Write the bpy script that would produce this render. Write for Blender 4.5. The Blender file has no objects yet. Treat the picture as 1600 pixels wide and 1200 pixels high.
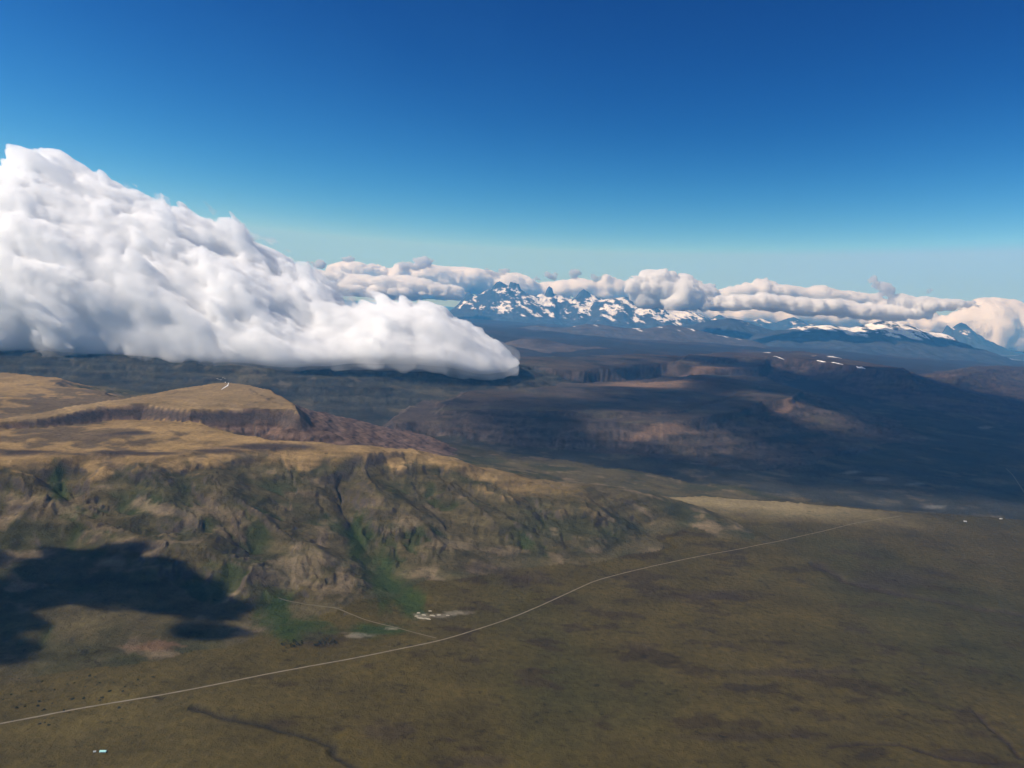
import bpy, math, random, time
import numpy as np
import openvdb
from mathutils import Matrix, Vector

T0 = time.time()
rad = math.radians
scene = bpy.context.scene
col = scene.collection

# ------------------------------------------------------------------ camera
CAM_Z = 1200.0
PITCH, ROLL, FPX = 5.66, 3.8, 1232.0            # degrees, degrees, focal length in photo pixels (1600 wide)
_p, _r = rad(PITCH), rad(ROLL)
FWD = Vector((0, math.cos(_p), -math.sin(_p)))
_x0 = Vector((1, 0, 0)); _u0 = _x0.cross(FWD)
RIGHT = math.cos(_r) * _x0 + math.sin(_r) * _u0
UP = -math.sin(_r) * _x0 + math.cos(_r) * _u0
cam_d = bpy.data.cameras.new('camera'); cam = bpy.data.objects.new('camera', cam_d); col.objects.link(cam)
M = Matrix((RIGHT, UP, -FWD)).transposed().to_4x4(); M.translation = (0, 0, CAM_Z)
cam.matrix_world = M
cam_d.sensor_width = 36; cam_d.lens = 36 * FPX / 1600
cam_d.clip_start = 1; cam_d.clip_end = 1e6
scene.camera = cam

# ------------------------------------------------------------------ light and exposure
SUN_DIR = Vector((-0.72, -0.15, 0.67)).normalized()   # towards the sun: from the left, a little behind
SUN_EL = math.asin(SUN_DIR.z); SUN_AZ = math.atan2(SUN_DIR.x, SUN_DIR.y)
w = bpy.data.worlds.new('World'); scene.world = w; w.use_nodes = True
nt = w.node_tree; nt.nodes.clear()
sky = nt.nodes.new('ShaderNodeTexSky'); sky.sky_type = 'NISHITA'; sky.sun_disc = False
sky.sun_elevation = SUN_EL; sky.sun_rotation = SUN_AZ
sky.altitude = 1500; sky.air_density = 1.0; sky.dust_density = 0.0; sky.ozone_density = 6.0
bg = nt.nodes.new('ShaderNodeBackground'); bg.inputs['Strength'].default_value = 0.10
wo = nt.nodes.new('ShaderNodeOutputWorld')
sep = nt.nodes.new('ShaderNodeSeparateColor'); cmb = nt.nodes.new('ShaderNodeCombineColor')
nt.links.new(sky.outputs[0], sep.inputs[0])
for k, (ref, val, pw, top) in enumerate(((2.75, 2.2, 3.9, 3.4), (4.57, 5.2, 2.45, 6.0), (6.457, 7.1, 1.8, 9.0))):   # one tone curve for the whole sky
    chain = sep.outputs[k]
    for op, v_ in (('DIVIDE', ref), ('POWER', pw), ('MULTIPLY', val), ('MINIMUM', top)):
        n_ = nt.nodes.new('ShaderNodeMath'); n_.operation = op; n_.inputs[1].default_value = v_; nt.links.new(chain, n_.inputs[0]); chain = n_.outputs[0]
    nt.links.new(chain, cmb.inputs[k])
nt.links.new(cmb.outputs[0], bg.inputs[0]); nt.links.new(bg.outputs[0], wo.inputs['Surface'])
sun_d = bpy.data.lights.new('sun', 'SUN'); sun_d.energy = 5.0; sun_d.angle = rad(0.53); sun_d.color = (1.0, 0.95, 0.88)
sun = bpy.data.objects.new('sun', sun_d); col.objects.link(sun)
sun.rotation_euler = SUN_DIR.to_track_quat('Z', 'Y').to_euler()
vs = scene.view_settings; vs.view_transform = 'Standard'; vs.look = 'None'; vs.exposure = 0.0; vs.gamma = 1.0
vs.use_curve_mapping = False
cy = scene.cycles
cy.use_denoising = True
try: cy.denoiser = 'OPENIMAGEDENOISE'
except Exception: pass
cy.max_bounces = 40; cy.volume_bounces = 32; cy.diffuse_bounces = 2; cy.glossy_bounces = 1; cy.transmission_bounces = 2
cy.transparent_max_bounces = 64
cy.use_adaptive_sampling = True; cy.adaptive_threshold = 0.015

# ------------------------------------------------------------------ helpers
def ray(px, py):
    a, b = (px - 800) / FPX, (600 - py) / FPX
    return RIGHT * a + UP * b + FWD

def at(px, py, Y):                                # world point seen at a photo pixel, Y metres ahead
    d = ray(px, py); t = Y / d.y
    return (d.x * t, Y, CAM_Z + d.z * t)

def on(px, py, z):                                # world point seen at a photo pixel, at height z
    d = ray(px, py); t = (z - CAM_Z) / d.z
    return (d.x * t, d.y * t, z)

def props(o, label=None, cat=None, group=None, kind=None):
    if label: o['label'] = label
    if cat: o['category'] = cat
    if group: o['group'] = group
    if kind: o['kind'] = kind
    return o

def hash2(ix, iy, seed):
    h = (ix.astype(np.uint32) * np.uint32(374761393) + iy.astype(np.uint32) * np.uint32(668265263)
         + np.uint32((seed * 974711 + 12345) & 0xffffffff))
    h = (h ^ (h >> np.uint32(13))) * np.uint32(1274126177)
    return h ^ (h >> np.uint32(16))

_ang = np.linspace(0, 2 * np.pi, 256, endpoint=False)
_GX, _GY = np.cos(_ang).astype('f4'), np.sin(_ang).astype('f4')

def perlin(x, y, seed=0):                         # about -0.7 .. 0.7
    x = np.asarray(x, 'f8'); y = np.asarray(y, 'f8')
    fx0, fy0 = np.floor(x), np.floor(y)
    ix, iy = fx0.astype(np.int64), fy0.astype(np.int64)
    fx, fy = (x - fx0).astype('f4'), (y - fy0).astype('f4')
    u = fx * fx * fx * (fx * (fx * 6 - 15) + 10); v = fy * fy * fy * (fy * (fy * 6 - 15) + 10)
    def g(ax, ay):
        h = hash2(ix + ax, iy + ay, seed) & np.uint32(255)
        return _GX[h] * (fx - ax) + _GY[h] * (fy - ay)
    a = g(0, 0); b = g(1, 0); c = g(0, 1); d = g(1, 1)
    return (a + (b - a) * u) * (1 - v) + (c + (d - c) * u) * v

def fbm(x, y, wl, octs=4, seed=0, gain=0.5, ridged=False):
    s = 0; a = 1.0; tot = 0
    for o in range(octs):
        n = perlin(x / wl + 17.3 * o, y / wl - 9.1 * o, seed + o)
        if ridged: n = 0.6 - np.abs(n) * 2
        s = s + a * n; tot += a; a *= gain; wl *= 0.5
    return s / tot * (1 if ridged else 1.6)

def gully(x, y, dx, dy, seed):                    # stripes that run down the slope; returns value and derivative
    fx0, fy0 = np.floor(x), np.floor(y); ix, iy = fx0.astype(np.int64), fy0.astype(np.int64)
    fx, fy = (x - fx0).astype('f4'), (y - fy0).astype('f4')
    va = np.zeros(x.shape, 'f4'); vx = va.copy(); vy = va.copy(); wt = va + 1e-6
    for i in (-1, 0, 1, 2):
        for j in (-1, 0, 1, 2):
            h = hash2(ix + i, iy + j, seed)
            hx = (h & np.uint32(1023)).astype('f4') / 1023 - 0.5; hy = ((h >> np.uint32(10)) & np.uint32(1023)).astype('f4') / 1023 - 0.5
            px = fx - i + 0.5 * hx; py = fy - j + 0.5 * hy
            ww = np.exp(-2.0 * (px * px + py * py))
            m = 2 * np.pi * (px * dx + py * dy)
            va += np.cos(m) * ww; s = -np.sin(m) * ww
            vx += s * dx; vy += s * dy; wt += ww
    return va / wt, vx / wt, vy / wt

def smax(a, b, k):
    h = np.clip(0.5 + 0.5 * (a - b) / k, 0, 1)
    return b + (a - b) * h + k * h * (1 - h)

def sstep(a, b, x):
    t = np.clip((x - a) / (b - a), 0, 1); return t * t * (3 - 2 * t)

def poly_sd(X, Y, pts):                           # signed distance to a polygon, negative inside
    P = np.array(pts)[:, :2]; d2 = np.full(X.shape, 1e18); ins = np.zeros(X.shape, bool)
    for k in range(len(P)):
        a, b = P[k], P[(k + 1) % len(P)]; e = b - a
        wx, wy = X - a[0], Y - a[1]
        t = np.clip((wx * e[0] + wy * e[1]) / (e @ e), 0, 1)
        d2 = np.minimum(d2, (wx - e[0] * t) ** 2 + (wy - e[1] * t) ** 2)
        c = ((a[1] <= Y) != (b[1] <= Y))
        with np.errstate(divide='ignore', invalid='ignore'):
            xi = a[0] + (Y - a[1]) * e[0] / (e[1] if e[1] != 0 else 1e-9)
        ins ^= c & (X < xi)
    d = np.sqrt(d2); return np.where(ins, -d, d)

def line_d(X, Y, pts):                            # distance to an open polyline
    P = np.array(pts)[:, :2]; d2 = np.full(X.shape, 1e18)
    for k in range(len(P) - 1):
        a, b = P[k], P[k + 1]; e = b - a
        wx, wy = X - a[0], Y - a[1]
        t = np.clip((wx * e[0] + wy * e[1]) / (e @ e), 0, 1)
        d2 = np.minimum(d2, (wx - e[0] * t) ** 2 + (wy - e[1] * t) ** 2)
    return np.sqrt(d2)

def idw(X, Y, pts, pw=3.0):
    num = 0; den = 0
    for p in pts:
        ww = 1.0 / ((X - p[0]) ** 2 + (Y - p[1]) ** 2 + 1e4) ** (pw / 2)
        num = num + ww * p[2]; den = den + ww
    return num / den

def mesh_obj(name, verts, faces, mat, colors=None, smooth=True, parent=None):
    verts = np.asarray(verts, 'f4'); faces = np.asarray(faces, 'i4')
    me = bpy.data.meshes.new(name); n = faces.shape[1]
    me.vertices.add(len(verts)); me.vertices.foreach_set('co', verts.ravel())
    me.loops.add(faces.size); me.loops.foreach_set('vertex_index', faces.ravel())
    me.polygons.add(len(faces)); me.polygons.foreach_set('loop_start', np.arange(0, faces.size, n, dtype='i4'))
    me.polygons.foreach_set('loop_total', np.full(len(faces), n, 'i4'))
    me.update(calc_edges=True)
    me.polygons.foreach_set('use_smooth', np.full(len(faces), smooth, bool))
    if colors is not None:
        a = me.color_attributes.new('ground_colour', 'FLOAT_COLOR', 'POINT')
        c = np.ones((len(verts), 4), 'f4'); c[:, :3] = colors; a.data.foreach_set('color', c.ravel())
    if mat: me.materials.append(mat)
    o = bpy.data.objects.new(name, me); col.objects.link(o)
    if parent: o.parent = parent
    return o

# ------------------------------------------------------------------ materials
def new_mat(name):
    m = bpy.data.materials.new(name); m.use_nodes = True
    return m, m.node_tree, m.node_tree.nodes['Principled BSDF']

def flat_mat(name, c, rough=0.9, vary=0.15, scale=0.2):
    m, t, b = new_mat(name)
    tc = t.nodes.new('ShaderNodeTexCoord'); no = t.nodes.new('ShaderNodeTexNoise'); no.inputs['Scale'].default_value = scale
    no.inputs['Detail'].default_value = 4
    mx = t.nodes.new('ShaderNodeMix'); mx.data_type = 'RGBA'
    mx.inputs[6].default_value = (*[v * (1 - vary) for v in c], 1); mx.inputs[7].default_value = (*[min(1, v * (1 + vary)) for v in c], 1)
    t.links.new(tc.outputs['Object'], no.inputs['Vector']); t.links.new(no.outputs[0], mx.inputs[0])
    t.links.new(mx.outputs[2], b.inputs['Base Color']); b.inputs['Roughness'].default_value = rough
    b.inputs['Specular IOR Level'].default_value = 0.2
    return m

def ground_mat(name, scale=0.004, bump=1.0):
    m, t, b = new_mat(name)
    L = t.links.new
    at_ = t.nodes.new('ShaderNodeAttribute'); at_.attribute_name = 'ground_colour'
    g = t.nodes.new('ShaderNodeNewGeometry')
    def noise(s, d, r=0.6):
        n = t.nodes.new('ShaderNodeTexNoise'); n.inputs['Scale'].default_value = s; n.inputs['Detail'].default_value = d
        n.inputs['Roughness'].default_value = r; L(g.outputs['Position'], n.inputs['Vector']); return n
    n1 = noise(scale, 8, 0.65); n2 = noise(scale * 9, 6, 0.7)
    mr = t.nodes.new('ShaderNodeMapRange'); mr.inputs[1].default_value = 0.3; mr.inputs[2].default_value = 0.7
    mr.inputs[3].default_value = 0.72; mr.inputs[4].default_value = 1.28; L(n1.outputs[0], mr.inputs[0])
    mr2 = t.nodes.new('ShaderNodeMapRange'); mr2.inputs[1].default_value = 0.3; mr2.inputs[2].default_value = 0.7
    mr2.inputs[3].default_value = 0.75; mr2.inputs[4].default_value = 1.25; L(n2.outputs[0], mr2.inputs[0])
    mu = t.nodes.new('ShaderNodeMath'); mu.operation = 'MULTIPLY'; L(mr.outputs[0], mu.inputs[0]); L(mr2.outputs[0], mu.inputs[1])
    vm = t.nodes.new('ShaderNodeVectorMath'); vm.operation = 'SCALE'; L(at_.outputs['Color'], vm.inputs[0]); L(mu.outputs[0], vm.inputs['Scale'])
    n3 = noise(scale * 5, 5, 0.75); n4 = noise(scale * 1.3, 7, 0.7)
    cr = t.nodes.new('ShaderNodeMapRange'); cr.inputs[1].default_value = 0.56; cr.inputs[2].default_value = 0.66; cr.inputs[3].default_value = 0; cr.inputs[4].default_value = 0.75; L(n3.outputs[0], cr.inputs[0])
    cr2 = t.nodes.new('ShaderNodeMapRange'); cr2.inputs[1].default_value = 0.40; cr2.inputs[2].default_value = 0.56; L(n4.outputs[0], cr2.inputs[0])
    sp = t.nodes.new('ShaderNodeMath'); sp.operation = 'MULTIPLY'; L(cr.outputs[0], sp.inputs[0]); L(cr2.outputs[0], sp.inputs[1])
    scrub = t.nodes.new('ShaderNodeMix'); scrub.data_type = 'RGBA'; scrub.blend_type = 'MULTIPLY'; scrub.inputs[7].default_value = (.34, .33, .31, 1)
    L(sp.outputs[0], scrub.inputs[0]); L(vm.outputs[0], scrub.inputs[6])       # patches of low dark scrub
    L(scrub.outputs[2], b.inputs['Base Color']); b.inputs['Roughness'].default_value = 0.95; b.inputs['Specular IOR Level'].default_value = 0.05
    bu = t.nodes.new('ShaderNodeBump'); bu.inputs['Strength'].default_value = bump; bu.inputs['Distance'].default_value = 9
    L(n2.outputs[0], bu.inputs['Height']); L(bu.outputs[0], b.inputs['Normal'])
    return m
GROUND = ground_mat('steppe_ground')

# ------------------------------------------------------------------ terrain: macro shape
NT_IN, NR = 1180, 830
th_in = np.linspace(rad(-39), rad(39), NT_IN)
th_l = rad(-39) - np.geomspace(0.002, rad(40), 34)[::-1]; th_r = rad(39) + np.geomspace(0.002, rad(40), 34)
th = np.concatenate([th_l, th_in, th_r])
rr = [700.0]
while rr[-1] < 170000: rr.append(rr[-1] * (1 + 0.0022 * (max(rr[-1], 1500) / 2200) ** 0.45))
rr = np.interp(np.linspace(0, len(rr) - 1, NR), np.arange(len(rr)), rr)
TH, RR = np.meshgrid(th, rr)                       # rows: distance, columns: bearing
X = RR * np.sin(TH); Y = RR * np.cos(TH)

def terrain_shape(X, Y):
    """macro height and the number of the land form at each point"""
    R = np.hypot(X, Y); A = np.arctan2(X, Y)
    wx = fbm(X, Y, 900, 4, 1) ; wy = fbm(X, Y, 900, 4, 11)
    wbig = fbm(X, Y, 2600, 3, 21)
    # valley floors and far lowland
    base_pts = [on(*p) for p in [(1100, 770, -110), (1300, 760, -120), (1500, 740, -130), (1600, 700, -120), (1450, 660, -90), (1580, 640, -60),
        (900, 735, -100), (750, 730, -90), (640, 700, -60), (610, 660, -10), (560, 640, 20), (480, 650, 20), (300, 640, 40), (100, 640, 40),
        (-200, 640, 60), (700, 600, 120), (850, 595, 130), (1300, 610, 60), (1450, 600, 60), (1550, 610, 40), (1700, 650, -60), (1800, 800, -110),
        (-300, 760, 0), (300, 900, -5), (800, 1000, 0), (1200, 1000, 0), (1600, 1000, 0), (0, 1150, 0), (800, 1150, 0), (1600, 1150, 0)]]
    base_pts += [(x * 1000, y * 1000, z) for x, y, z in [(-9, 14, 150), (-2, 16, 160), (4, 17, 160), (11, 16, 20), (16, 22, 30), (-8, 25, 200), (0, 24, 210),
        (8, 27, 190), (20, 30, 60), (-16, 40, 200), (0, 40, 200), (14, 42, 120), (30, 45, 80), (-40, 70, 150), (0, 70, 150), (40, 70, 100),
        (-60, 130, 100), (0, 130, 100), (60, 130, 100), (-6, 2, 0), (6, 2, 0), (-8, 8, 60), (12, 8, -120)]]
    P = np.array([(math.atan2(x, y) * 1.2, math.log(math.hypot(x, y)), z) for x, y, z in base_pts])
    def K(r2): return r2 * np.log(r2 + 1e-9) * 0.5
    n = len(P); D = ((P[:, None, :2] - P[None, :, :2]) ** 2).sum(-1)
    S = np.zeros((n + 3, n + 3)); S[:n, :n] = K(D) + np.eye(n) * 0.01; S[:n, n] = 1; S[:n, n + 1:] = P[:, :2]; S[n:, :n] = S[:n, n:].T
    wgt = np.linalg.solve(S, np.concatenate([P[:, 2], [0, 0, 0]]))
    a, l = A * 1.2, np.log(np.maximum(R, 600)); z = wgt[n] + wgt[n + 1] * a + wgt[n + 2] * l
    for k in range(n): z = z + wgt[k] * K((a - P[k, 0]) ** 2 + (l - P[k, 1]) ** 2)
    z = np.clip(z, -150, 320)
    far = sstep(9000, 22000, R)
    z = z + fbm(X, Y, 1500, 4, 31) * 14 * sstep(4500, 6500, R)
    z = z + far * (np.maximum(fbm(X, Y, 6500, 5, 41, ridged=True), -0.1) * 190 + fbm(X, Y, 14000, 3, 47) * 110) * (1 - 0.75 * sstep(40000, 55000, R))
    reg = np.where(R > 14500, 6, 4)                # 4 valley, 6 far hills
    info = {}
    def mesa(name, num, pts, warp, cliff, s1, lam, s2, k, cl_w=25.0, top=None):
        nonlocal z, reg
        sd = poly_sd(X + wx * warp, Y + wy * warp, pts) + wbig * warp * 0.6
        zt = idw(X, Y, pts) if top is None else top
        d = np.maximum(sd, 0)
        prof = zt - cliff * sstep(0, cl_w, sd) - (s2 * d + (s1 - s2) * lam * (1 - np.exp(-d / lam)))
        prof = prof - np.clip(-sd, 0, 60) * 0.0
        reg = np.where(prof > z + 2, num, reg)
        z = smax(prof, z, k); info[name] = sd
    # the near plain, a terrace that breaks off into the valley behind
    plain = [on(*p) for p in [(1010, 777, 0), (1100, 777, 0), (1250, 786, 0), (1400, 800, 0), (1500, 806, 0), (1600, 812, 0), (1900, 850, 0)]]
    plain += [(9000, 3000, 0), (9000, -2000, 0), (-9000, -2000, 0), (-9000, 3600, 0), (-3000, 3900, 0), (0, 4500, 0)]
    mesa('plain', 1, plain, 50, 12, 0.35, 200, 0.12, 25, top=fbm(X, Y, 2200, 4, 51) * 9 + 0 * X)
    reg = np.where(info['plain'] < 0, 1, reg)
    # the ridge under the great cloud
    ridge = [(-16000, 8600, 620), (-7000, 8900, 640), at(0, 500, 9200)[:2] + (600,), at(250, 500, 9500)[:2] + (570,), at(450, 500, 9700)[:2] + (520,),
             at(650, 500, 10200)[:2] + (430,), at(800, 500, 10800)[:2] + (380,), at(840, 500, 11600)[:2] + (330,), at(700, 500, 12600)[:2] + (350,),
             (-3000, 13000, 500), (-16000, 12600, 600)]
    mesa('ridge', 5, ridge, 260, 25, 0.30, 600, 0.17, 60)
    far_scarp = [on(*p) for p in [(815, 574, 320), (900, 579, 325), (960, 576, 335), (1010, 568, 365), (1040, 567, 370), (1100, 575, 345), (1180, 576, 340),
                                  (1200, 560, 430), (1000, 553, 400), (800, 557, 380)]]
    mesa('far_scarp', 7, far_scarp, 120, 110, 0.40, 250, 0.12, 30, 220)
    ridge_r = [on(*p) for p in [(1060, 566, 390), (1150, 560, 430), (1200, 557, 460), (1260, 562, 450), (1340, 573, 425), (1395, 583, 390), (1425, 594, 330),
                                (1400, 573, 400), (1250, 549, 460), (1080, 553, 420)]]
    mesa('ridge_r', 7, ridge_r, 120, 40, 0.30, 500, 0.14, 40, 200)
    hill_r = [on(*p) for p in [(1490, 590, 300), (1525, 583, 350), (1560, 577, 390), (1630, 580, 390), (1750, 592, 390), (1740, 578, 390), (1560, 571, 390), (1500, 578, 340)]]
    mesa('hill_r', 7, hill_r, 260, 10, 0.35, 500, 0.16, 60)
    # the plateau spur across the valley
    spur = [on(*p) for p in [(600, 668, 20), (650, 660, 55), (700, 656, 85), (780, 654, 105), (850, 656, 112), (950, 660, 122), (1050, 664, 135), (1100, 652, 165), (1150, 641, 190),
                             (1200, 628, 215), (1242, 622, 232), (1250, 612, 240), (1225, 600, 250), (1200, 590, 275), (1100, 585, 290), (900, 598, 190), (740, 604, 150), (640, 636, 80)]]
    mesa('spur', 3, spur, 150, 38, 0.40, 260, 0.14, 30, 90)
    tier = [on(*p) for p in [(690, 640, 120), (790, 643, 150), (900, 645, 160), (1000, 646, 172), (1060, 642, 180), (1140, 620, 225), (1190, 603, 262), (1100, 592, 290), (900, 603, 200), (740, 610, 155)]]
    mesa('tier', 3, tier, 90, 22, 0.10, 200, 0.30, 10, 70)
    # the near escarpment with its bench, and the flat-topped mesa on it
    crest = [(-560, 690, 340), (-250, 703, 335), (0, 715, 330), (120, 712, 326), (230, 716, 320), (330, 706, 325), (450, 692, 330), (560, 706, 318), (645, 707, 300), (700, 722, 260),
             (760, 741, 212), (830, 753, 182), (900, 766, 152), (960, 774, 122), (1010, 781, 92), (1080, 798, 50), (1150, 816, 12)]
    bench = [on(*p) for p in crest] + [on(*p) for p in [(1140, 808, 10), (1070, 790, 48), (1000, 773, 88), (950, 766, 116), (900, 758, 142), (830, 745, 172), (760, 732, 202), (690, 713, 252), (640, 699, 300), (560, 698, 310), (500, 689, 318), (430, 682, 323), (370, 672, 326), (335, 663, 328)]]
    bench += [at(210, 640, 6000)[:2] + (300,), at(60, 640, 6900)[:2] + (300,), (-9000, 6800, 330), (-9000, 4300, 340)]
    mesa('bench', 2, bench, 250, 3, 0.34, 420, 0.088, 40, top=idw(X, Y, bench) + fbm(X, Y, 800, 4, 57) * 22)
    top = [on(*p) for p in [(-40, 668, 335), (60, 655, 360), (170, 634, 395), (230, 632, 403), (300, 640, 405), (400, 638, 405), (450, 640, 405), (474, 648, 398), (455, 628, 405),
                            (425, 610, 405), (385, 601, 405), (345, 597, 405), (250, 612, 400), (150, 630, 390), (50, 648, 360)]]
    mesa('mesa', 8, top, 60, 30, 0.52, 380, 0.20, 14, 120, top=idw(X, Y, top) + 14 * sstep(-20, -260, poly_sd(X, Y, top)) + fbm(X, Y, 300, 4, 231) * 7)
    # long spurs and ravines down the escarpment
    wsx, wsy = fbm(X, Y, 300, 4, 61) * 60, fbm(X, Y, 300, 4, 65) * 60
    for pts, h_, w_ in (([(-20, 740, 300), (60, 762, 275), (130, 792, 235), (200, 828, 180), (290, 868, 120), (390, 905, 60)], 48, 110),
                        ([(90, 745, 285), (110, 790, 225), (170, 815, 185), (260, 838, 140)], -30, 70),
                        ([(330, 745, 270), (400, 790, 215), (470, 840, 150), (530, 888, 90), (570, 930, 40)], 40, 120),
                        ([(535, 735, 275), (560, 800, 190), (590, 860, 110), (645, 935, 25)], -34, 90),
                        ([(590, 740, 270), (650, 800, 170), (700, 850, 95), (730, 890, 50)], 26, 100),
                        ([(650, 725, 270), (730, 772, 180), (800, 818, 105), (860, 860, 50)], 34, 110),
                        ([(230, 735, 285), (260, 775, 235), (310, 810, 185), (330, 850, 130)], 30, 90),
                        ([(760, 755, 185), (830, 800, 110), (900, 845, 50), (940, 870, 20)], 26, 90),
                        ([(800, 760, 160), (850, 805, 100), (890, 850, 45)], -18, 60),
                        ([(960, 790, 95), (1010, 825, 45), (1060, 850, 15)], -14, 60),
                        ([(880, 775, 140), (960, 815, 70), (1030, 848, 20)], 24, 80)):
        L_ = [on(*p) for p in pts]; d_ = line_d(X + wsx, Y + wsy, L_); z = z + h_ * np.exp(-(d_ / w_) ** 2) * sstep(-20, 60, z)
    return z, reg, info

Z, REG, INFO = terrain_shape(X, Y)

def gradient(Z):
    zt = np.gradient(Z, axis=1) / np.maximum(np.gradient(TH, axis=1), 1e-9); zr = np.gradient(Z, axis=0) / np.gradient(RR, axis=0)
    s, c = np.sin(TH), np.cos(TH)
    return zr * s + zt / RR * c, zr * c - zt / RR * s

# gullies that follow the slope
GX_, GY_ = gradient(Z)
slope = np.hypot(GX_, GY_)
gy_tot = np.zeros_like(Z, 'f4'); amp = 1.0; wl = 640.0
strength = sstep(0.03, 0.28, slope) * np.where(REG == 2, sstep(2, 60, Z), 1.0)
ax, ay = GX_.astype('f4'), GY_.astype('f4'); ddx = np.zeros_like(ax); ddy = ddx.copy()
for o in range(4):
    nx_, ny_ = -(ay + ddy), (ax + ddx); ln = np.hypot(nx_, ny_) + 1e-4; s_ = np.minimum(1.0, ln * 6) / ln
    ww = wl if o else wl
    near = sstep(60000 / 1.0, 9000, RR) if o > 1 else 1.0
    v, vx, vy = gully(X / ww, Y / ww, (nx_ * s_ * 1.25).astype('f4'), (ny_ * s_ * 1.25).astype('f4'), 60 + o)
    gy_tot += amp * v * near; ddx += vx * amp * 0.25; ddy += vy * amp * 0.25
    amp *= 0.55; wl *= 0.5
GUL = gy_tot * strength
scale_far = np.where(REG == 1, 0.25, 1.0)
rim_soft = np.minimum.reduce([sstep(0, 200, np.abs(INFO[k])) for k in ('mesa', 'spur', 'tier', 'far_scarp', 'bench')])
Z = Z + GUL * np.where(REG == 2, 13, 18) * (0.15 + 0.85 * rim_soft) * scale_far * np.where(REG == 8, 0.8, np.where(REG == 5, 0.55, 1.0))
mid = np.isin(REG, (3, 4, 5, 7)) * sstep(5600, 7500, RR) * (1 - sstep(24000, 34000, RR))
Z = Z + mid * ((fbm(X, Y, 1700, 6, 161, ridged=True) - .1) * 30 + fbm(X, Y, 700, 4, 171) * 9)
# hard beds stand out as steps on the slopes
ph = fbm(X, Y, 1500, 3, 71) * 14
def beds(Z, P, k): return Z - P / (2 * np.pi) * k * np.sin(2 * np.pi * (Z + ph) / P)
bk = np.select([REG == 3, REG == 5, REG == 7, REG == 2, REG == 8], [.6, .6, .55, .2, .2], 0.0) * sstep(.03, .12, slope) * np.where(REG == 2, sstep(30, 90, Z), 1.0)
top_ = (REG == 2) * sstep(40, -120, INFO['bench']) * (INFO['mesa'] > 60)
Z = Z + top_ * ((fbm(X, Y, 420, 5, 221, ridged=True) - .1) * 16 + fbm(X, Y, 900, 3, 225) * 14)
Z = beds(Z, 62, bk); Z = beds(Z, 27, bk * .6)
# roughness of the ground
rough = np.clip(0.25 + 2.5 * strength, 0, 2)
Z = Z + fbm(X, Y, 330, 5, 81) * 6 * rough * np.where(REG == 1, 0.5, 1) + fbm(X, Y, 60, 3, 85) * 1.4 * rough
# the creek bed on the plain
creek = [on(*p) for p in [(300, 1110, 0), (420, 1140, 0), (490, 1155, 0), (520, 1168, 0), (528, 1185, 0), (560, 1200, 0), (640, 1260, 0)]]
gorge = [on(*p) for p in [(1280, 880, 0), (1310, 905, 0), (1400, 925, 0), (1500, 945, 0), (1620, 960, 0)]]
scar = [on(*p) for p in [(1300, 1170, 0), (1400, 1165, 0), (1450, 1182, 0), (1560, 1196, 0)]]
scar2 = [on(*p) for p in [(1440, 1100, 0), (1520, 1115, 0), (1560, 1150, 0), (1600, 1190, 0)]]
cw = fbm(X, Y, 140, 3, 91) * 22; cw2 = fbm(X, Y, 140, 3, 95) * 22
D_CREEK = line_d(X + cw, Y + cw2, creek); D_GORGE = line_d(X + cw * 3, Y + cw2 * 3, gorge)
D_SCAR = np.minimum(line_d(X + cw, Y + cw2, scar), line_d(X + cw, Y + cw2, scar2))
Z = Z - 7 * np.exp(-(D_CREEK / 14) ** 2) - 10 * np.exp(-(D_GORGE / 40) ** 2) - 6 * np.exp(-(D_SCAR / 10) ** 2)
Z = np.where(RR > 60000, Z * 1.0, Z)

def height(x, y):                                  # bilinear height of the finished ground
    x = np.asarray(x, 'f8'); y = np.asarray(y, 'f8')
    t = np.arctan2(x, y); r = np.hypot(x, y)
    j = np.clip(np.searchsorted(th, t) - 1, 0, len(th) - 2); i = np.clip(np.searchsorted(rr, r) - 1, 0, len(rr) - 2)
    u = (t - th[j]) / (th[j + 1] - th[j]); v = (r - rr[i]) / (rr[i + 1] - rr[i])
    return (Z[i, j] * (1 - u) + Z[i, j + 1] * u) * (1 - v) + (Z[i + 1, j] * (1 - u) + Z[i + 1, j + 1] * u) * v

def hit(px, py):                                   # where the line of sight through a photo pixel meets the ground
    d = ray(px, py); ts = np.geomspace(900, 60000, 6000) / math.hypot(d.x, d.y)
    zz = CAM_Z + d.z * ts - height(d.x * ts, d.y * ts); k = int(np.argmax(zz < 0))
    f = zz[k - 1] / (zz[k - 1] - zz[k]); t = ts[k - 1] + f * (ts[k] - ts[k - 1])
    return (d.x * t, d.y * t, CAM_Z + d.z * t)
print('terrain', round(time.time() - T0, 1))

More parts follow.
